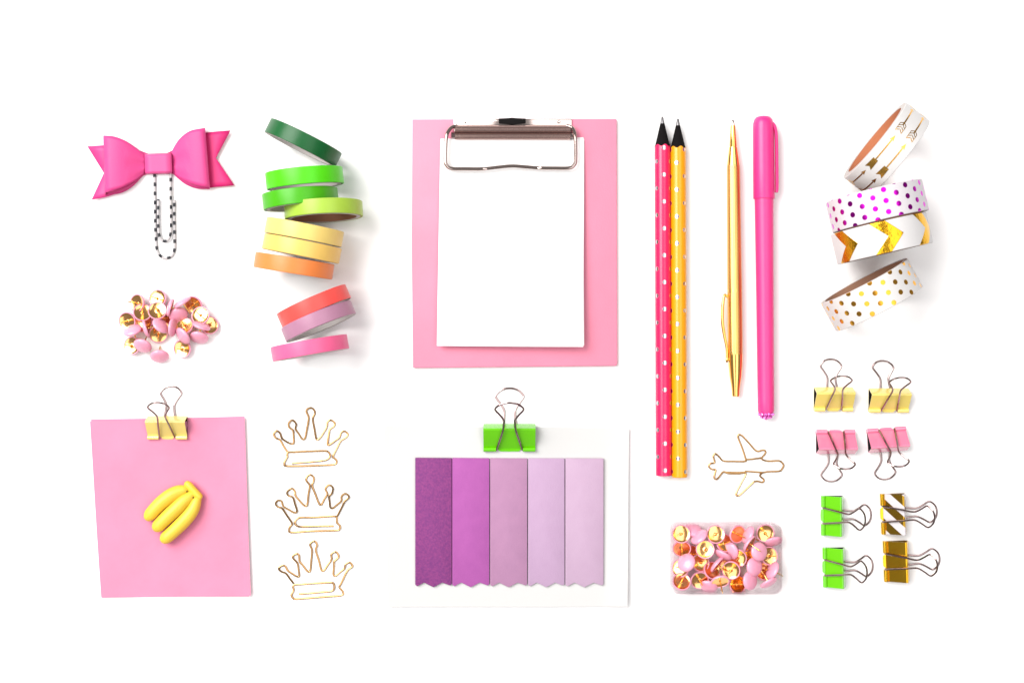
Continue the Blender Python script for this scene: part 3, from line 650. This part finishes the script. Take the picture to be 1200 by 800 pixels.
c3 = [(300,705),(420,697),(560,684),(680,672),(714,640),(710,592),(680,572),(450,582),(330,592),(255,596),(232,615),(240,660),(214,715),(232,752),(270,763),(500,746),(650,735),(800,720),(818,680),(776,626),(800,575),(870,432),(928,382),(895,335),(850,358),(836,405),(790,445),(735,490),(706,478),(712,390),(716,326),(768,270),(735,212),(682,240),(684,300),(640,365),(600,425),(566,426),(535,310),(500,192),(515,130),(480,85),(432,125),(455,192),(447,310),(434,435),(400,436),(350,372),(310,322),(302,250),(270,235),(228,275),(284,345),(298,420),(305,496),(272,497),(215,462),(170,430),(142,380),(105,372),(66,405),(90,440),(150,465),(195,525),(240,582)]
for (oy_, ox_, c, lab) in ((470, 315, c1, 'gold wire paper clip shaped as a crown, topmost of three'), (550, 315, c2, 'gold wire crown paper clip between the two other crowns, its inner bar mirrored'), (625, 320, c3, 'gold wire crown paper clip, lowest of the three')):
    wire_clip('crown_paper_clip', lab, 'paper clip', ox_, oy_, 10, [c], 1.15, 'crown shaped wire paper clips')
pl = [(480,470),(380,474),(262,470),(240,470),(205,515),(175,545),(150,530),(158,480),(165,446),(125,440),(92,410),(112,380),(155,370),(140,305),(165,278),(205,315),(245,353),(350,358),(470,358),(478,335),(440,215),(396,98),(430,84),(510,165),(590,250),(665,240),(686,268),(645,325),(665,345),(720,355),(825,352),(860,375),(873,402),(855,440),(825,460),(700,467),(645,482),(628,512),(668,548),(650,576),(575,566),(490,640),(405,715),(378,692),(430,585),(480,482),(400,486),(300,484),(250,464)]
wire_clip('aeroplane_paper_clip', 'gold wire paper clip shaped as an aeroplane, pointing right', 'paper clip', 820, 500, 8.889, [pl, [(470, 340), (560, 333), (645, 320)], [(470, 460), (560, 467), (650, 472)]], 1.05)
# ------------------------------------------------------------------ thumb tacks
tack_pink = mat('pink_tack_plastic', (252, 204, 222), .35, coat=.3, sss=.1)
TR, TL = 10.9, 16.0
def lathe_mesh(name, prof, n, m):
    V, F, UV, ix = lathe(prof, n); me = bpy.data.meshes.new(name); me.from_pydata([tuple(p * S) for p in V], [], F)
    me.materials.append(m); me.polygons.foreach_set('use_smooth', [True] * len(me.polygons)); me.set_sharp_from_angle(angle=R_(50)); me.update(); return me
cap_me = lathe_mesh('cap', [(9.3, .2), (9.7, 1.0), (10.4, 1.1), (10.9, .4), (10.9, -.6), (10.3, -1.7), (8.5, -2.9), (5, -3.9), (0, -4.3)], 36, tack_pink)
plate_me = lathe_mesh('brass_plate', [(9.6, .5), (9.2, .4), (8.8, .2), (6.5, -.2), (3.5, -.45), (1.8, -.5), (1.5, -.4), (.8, -.9)], 36, gold_tack)
pin_me = lathe_mesh('pin', [(.8, -1.2), (.75, 12.5), (.35, 15.2), (0, 16)], 10, gold)
def tack(x, y, lev, az, el, label, group):
    a, e = R_(az), R_(el); n = Vector((math.cos(e) * math.cos(a), math.cos(e) * math.sin(a), math.sin(e)))
    z = (TR * math.cos(e) + 4.0 * math.sin(e)) if e > 0 else max(TR * math.cos(e), TL * math.sin(-e)) + .3
    c = P(x, y, z + lev); c0 = c
    t = thing('push_pin', label, 'thumbtack', c0, frame_z(n), group)
    for nm, me in (('cap', cap_me), ('brass_plate', plate_me), ('pin', pin_me)):
        o = bpy.data.objects.new(nm, me); sc.collection.objects.link(o); o.parent = t
    return t
GP = 'thumbtacks in the loose pile'
pile = [
 (160.5, 355.2, 0, 170, 62, 'tack lying pin up at the upper left of the loose pile, behind a darker one'),
 (184.6, 349.8, 0, 150, 76, 'topmost tack of the loose pile, brass side up and white with glare'),
 (149, 376.2, 0, -150, 74, 'leftmost tack of the loose pile, brass side up'),
 (167, 366, 5, 60, 66, 'brass side up tack, half dark, tucked against the big brass one in the loose pile'),
 (184.4, 364, 8, 75, 72, 'big orange brass tack lying on top of the left half of the loose pile'),
 (155.4, 387, 3, -75, -34, 'pink side up oval tack just below the leftmost tack of the loose pile'),
 (171.8, 385, 3, 18, -8, 'tack on edge showing a narrow pink rim below the dark brass one'),
 (185.6, 391.4, 0, -60, 66, 'brass side up tack in the middle of the loose pile, under a leaning pink one'),
 (188.4, 381.6, 8, -135, -26, 'pink tack leaning diagonally over the middle of the loose pile'),
 (154.6, 405, 0, 170, 74, 'glaring brass tack at the lower left of the loose pile, pin to the left'),
 (167.2, 405, 4, 78, -42, 'pink side up tack overlapping the lower left brass one'),
 (187, 417.2, 0, 98, -38, 'lowest tack of the loose pile, pink side up, a clean oval'),
 (200.2, 360.4, 3, -15, -8, 'tack standing on edge between the two halves of the pile, upper one'),
 (202, 383.6, 3, 174, -8, 'tack standing on edge between the two halves of the pile, lower one'),
 (214, 354.6, 6, -58, -14, 'pink tack leaning at the top of the right half of the loose pile'),
 (226.6, 357, 0, -120, 66, 'brass side up tack at the top right of the loose pile, behind others'),
 (209, 369, 0, 115, -44, 'deep pink tack in the shade in the middle of the right half'),
 (235, 369.6, 9, 110, 74, 'big brass tack lying on top of the right half of the loose pile'),
 (216, 382, 3, 100, 60, 'orange brass tack peeping out behind an oval pink cap'),
 (214.4, 393.4, 5, 40, -36, 'oval pink cap leaning in front of the orange brass tack'),
 (236, 382, 7, -112, -12, 'tack on edge, a narrow pink bar under the big right brass tack'),
 (245.4, 381, 0, 30, 64, 'rightmost tack of the loose pile, brass side up with its pin showing'),
 (233.4, 395.2, 0, 85, -36, 'pink side up tack at the lower right of the loose pile'),
 (213.6, 408.6, 0, 190, 78, 'glaring brass tack alone at the bottom middle of the loose pile'),
 (167.6, 378.6, 0, 80, 80, 'tack lying flat at the bottom of the heap, only a glaring sliver visible'),
 (198, 371.6, 0, 200, 70, 'tack hidden low in the gap in the middle of the loose pile'),
]
for p in pile: tack(*p, GP)
GB = 'thumbtacks in the clear box'
box_t = [
 (798.4, 625.4, 14, 80, 80, 'dark brass tack in the top left corner of the clear box'),
 (799, 642.4, 6, -100, 66, 'orange brass tack directly under the one in the top left corner of the box'),
 (819.4, 628.8, 8, -52, -22, 'pink tack leaning between the two upper left brass tacks in the box'),
 (838.8, 625.8, 12, 90, 76, 'bright brass tack at the top of the box, left of its middle'),
 (826.4, 643.4, 13, 130, 76, 'half dark brass tack lying highest in the left part of the box'),
 (849.4, 636, 5, 40, 66, 'orange brass tack half under the bright one at the top of the box'),
 (864.4, 625.6, 6, -20, 62, 'brass tack with crossed pin reflections at the top middle of the box'),
 (877, 626.6, 8, -28, -12, 'pink tack on edge left of the top right brass tack in the box'),
 (896.8, 624.4, 12, -70, 80, 'bright cream brass tack in the top right corner of the box'),
 (878.8, 637, 14, -34, 26, 'leaning tack with long pin pointing right across a pink cap in the box'),
 (889.4, 646, 10, 200, -62, 'round pink cap under the long pin in the box'),
 (901.6, 651, 5, 20, 70, 'brass tack with two pins crossing, at the right side of the box'),
 (846.8, 649.6, 4, 60, -18, 'pink rim of a tack leaning in the middle of the box'),
 (804.4, 659, 11, -40, -50, 'large pink oval cap at the left side of the box'),
 (797.4, 665.4, 2, 150, 60, 'orange brass tack half under the large pink oval cap'),
 (821, 659, 3, 60, 70, 'dark brass tack in the left centre of the box, lower layer'),
 (864.4, 653.6, 9, 200, 74, 'glaring brass tack right of the middle of the box'),
 (834.6, 668, 2, 50, 58, 'brass tack with doubled pins showing in the lower centre of the box'),
 (840.6, 661.4, 6, -40, 18, 'tack leaning with its pink rim up in the centre of the box'),
 (856.8, 667.8, 12, 200, 72, 'orange and dark brass tack lying highest near the lower centre'),
 (883.8, 663.8, 8, 190, -60, 'round pink cap in the lower right part of the box, upper one'),
 (878.8, 680, 10, 190, -52, 'pink cap at the bottom right, lower one of the two round caps'),
 (798.8, 681, 9, 85, 60, 'brass tack in the bottom left corner of the box with upright pin'),
 (820, 679.6, 7, -70, 74, 'brass tack second from the left along the bottom of the box'),
 (844, 681.2, 10, -84, 44, 'tilted dark brass oval tack along the bottom of the box, pin pointing down'),
 (864.4, 684, 0, 30, 72, 'glaring brass tack low at the bottom of the box beside a pink cap'),
 (905.4, 668, 6, -30, -16, 'pink tack on edge against the right wall of the box'),
 (900.6, 682, 6, 118, -24, 'pink tack on edge in the bottom right corner of the box'),
 (894.6, 669, 0, 60, 66, 'deep orange brass tack in the gap at the lower right of the box'),
 (811, 649, 0, 30, 70, 'tack buried at the left of the box, only slivers visible'),
 (852, 662, 0, 200, 66, 'tack buried in the centre of the box under several others'),
 (906, 634, 2, 100, -30, 'pink cap low in the upper right part of the box, beside its right wall'),
 (830, 686.5, 0, 75, -40, 'pink cap low against the bottom wall of the box'),
 (812, 620.5, 0, -100, -36, 'pink cap low against the top wall of the box'),
 (856, 645, 1, 20, -44, 'pink cap low in the middle of the box between glaring brass tacks'),
 (878, 652, 0, -60, 70, 'tack buried right of centre in the box under the pink caps'),
]
for p in box_t: tack(*p[:2], p[2] + 1.2, *p[3:], GB)
# ------------------------------------------------------------------ clear box
plastic = bpy.data.materials.new('clear_plastic'); plastic.use_nodes = True; nt = plastic.node_tree; nt.nodes.clear()
out = nt.nodes.new('ShaderNodeOutputMaterial'); mix = nt.nodes.new('ShaderNodeMixShader'); tr = nt.nodes.new('ShaderNodeBsdfTransparent'); gl = nt.nodes.new('ShaderNodeBsdfGlossy'); fr = nt.nodes.new('ShaderNodeLayerWeight')
tr.inputs[0].default_value = (.99, .955, .965, 1); gl.inputs['Roughness'].default_value = .06; gl.inputs[0].default_value = (.9, .88, .88, 1); fr.inputs[0].default_value = .2
nt.links.new(M_(nt, 'MULTIPLY_ADD', fr.outputs['Facing'], .5, .02), mix.inputs[0]); nt.links.new(tr.outputs[0], mix.inputs[1]); nt.links.new(gl.outputs[0], mix.inputs[2]); nt.links.new(mix.outputs[0], out.inputs[0])
tm = nt.nodes.new('ShaderNodeMix'); tm.data_type = 'RGBA'; tm.inputs[6].default_value = (.998, .982, .987, 1); tm.inputs[7].default_value = (.68, .62, .64, 1)
nt.links.new(M_(nt, 'POWER', fr.outputs['Facing'], 1.5), tm.inputs[0]); nt.links.new(tm.outputs[2], tr.inputs[0])
oB = P(850, 654, 0)
bx = thing('plastic_box', 'clear rectangular plastic box full of thumbtacks', 'box', oB)
a_, b_ = P(787.2, 613.2, 28), P(915.8, 695.2, 28)
def ringwall(x0, y0, x1, y1, r, th, z0, z1):
    o1 = rounded(x0, y1, x1, y0, r); i1 = rounded(x0 + th, y1 + th, x1 - th, y0 - th, r - th); n = len(o1); V = []; F = []
    for (pp, z) in ((o1, z0), (o1, z1), (i1, z1), (i1, z0)): V += [Vector((p[0], p[1], z)) for p in pp]
    for k in range(4):
        for i in range(n): F.append((k * n + i, k * n + (i + 1) % n, ((k + 1) % 4) * n + (i + 1) % n, ((k + 1) % 4) * n + i))
    return V, F
g = ringwall(a_.x, a_.y, b_.x, b_.y, 9, 1.5, .1, 27); mesh(bx, 'wall', (local(g[0], oB), g[1]), plastic)
g = ringwall(a_.x - 1.1, a_.y + 1.1, b_.x + 1.1, b_.y - 1.1, 10, 1.0, 17, 28); mesh(bx, 'rim', (local(g[0], oB), g[1]), plastic)
g = slab(rounded(a_.x + 1.6, b_.y + 1.6, b_.x - 1.6, a_.y - 1.6, 7.4), .2, 1.2); mesh(bx, 'base', (local(g[0], oB), g[1]), plastic, smooth=False)
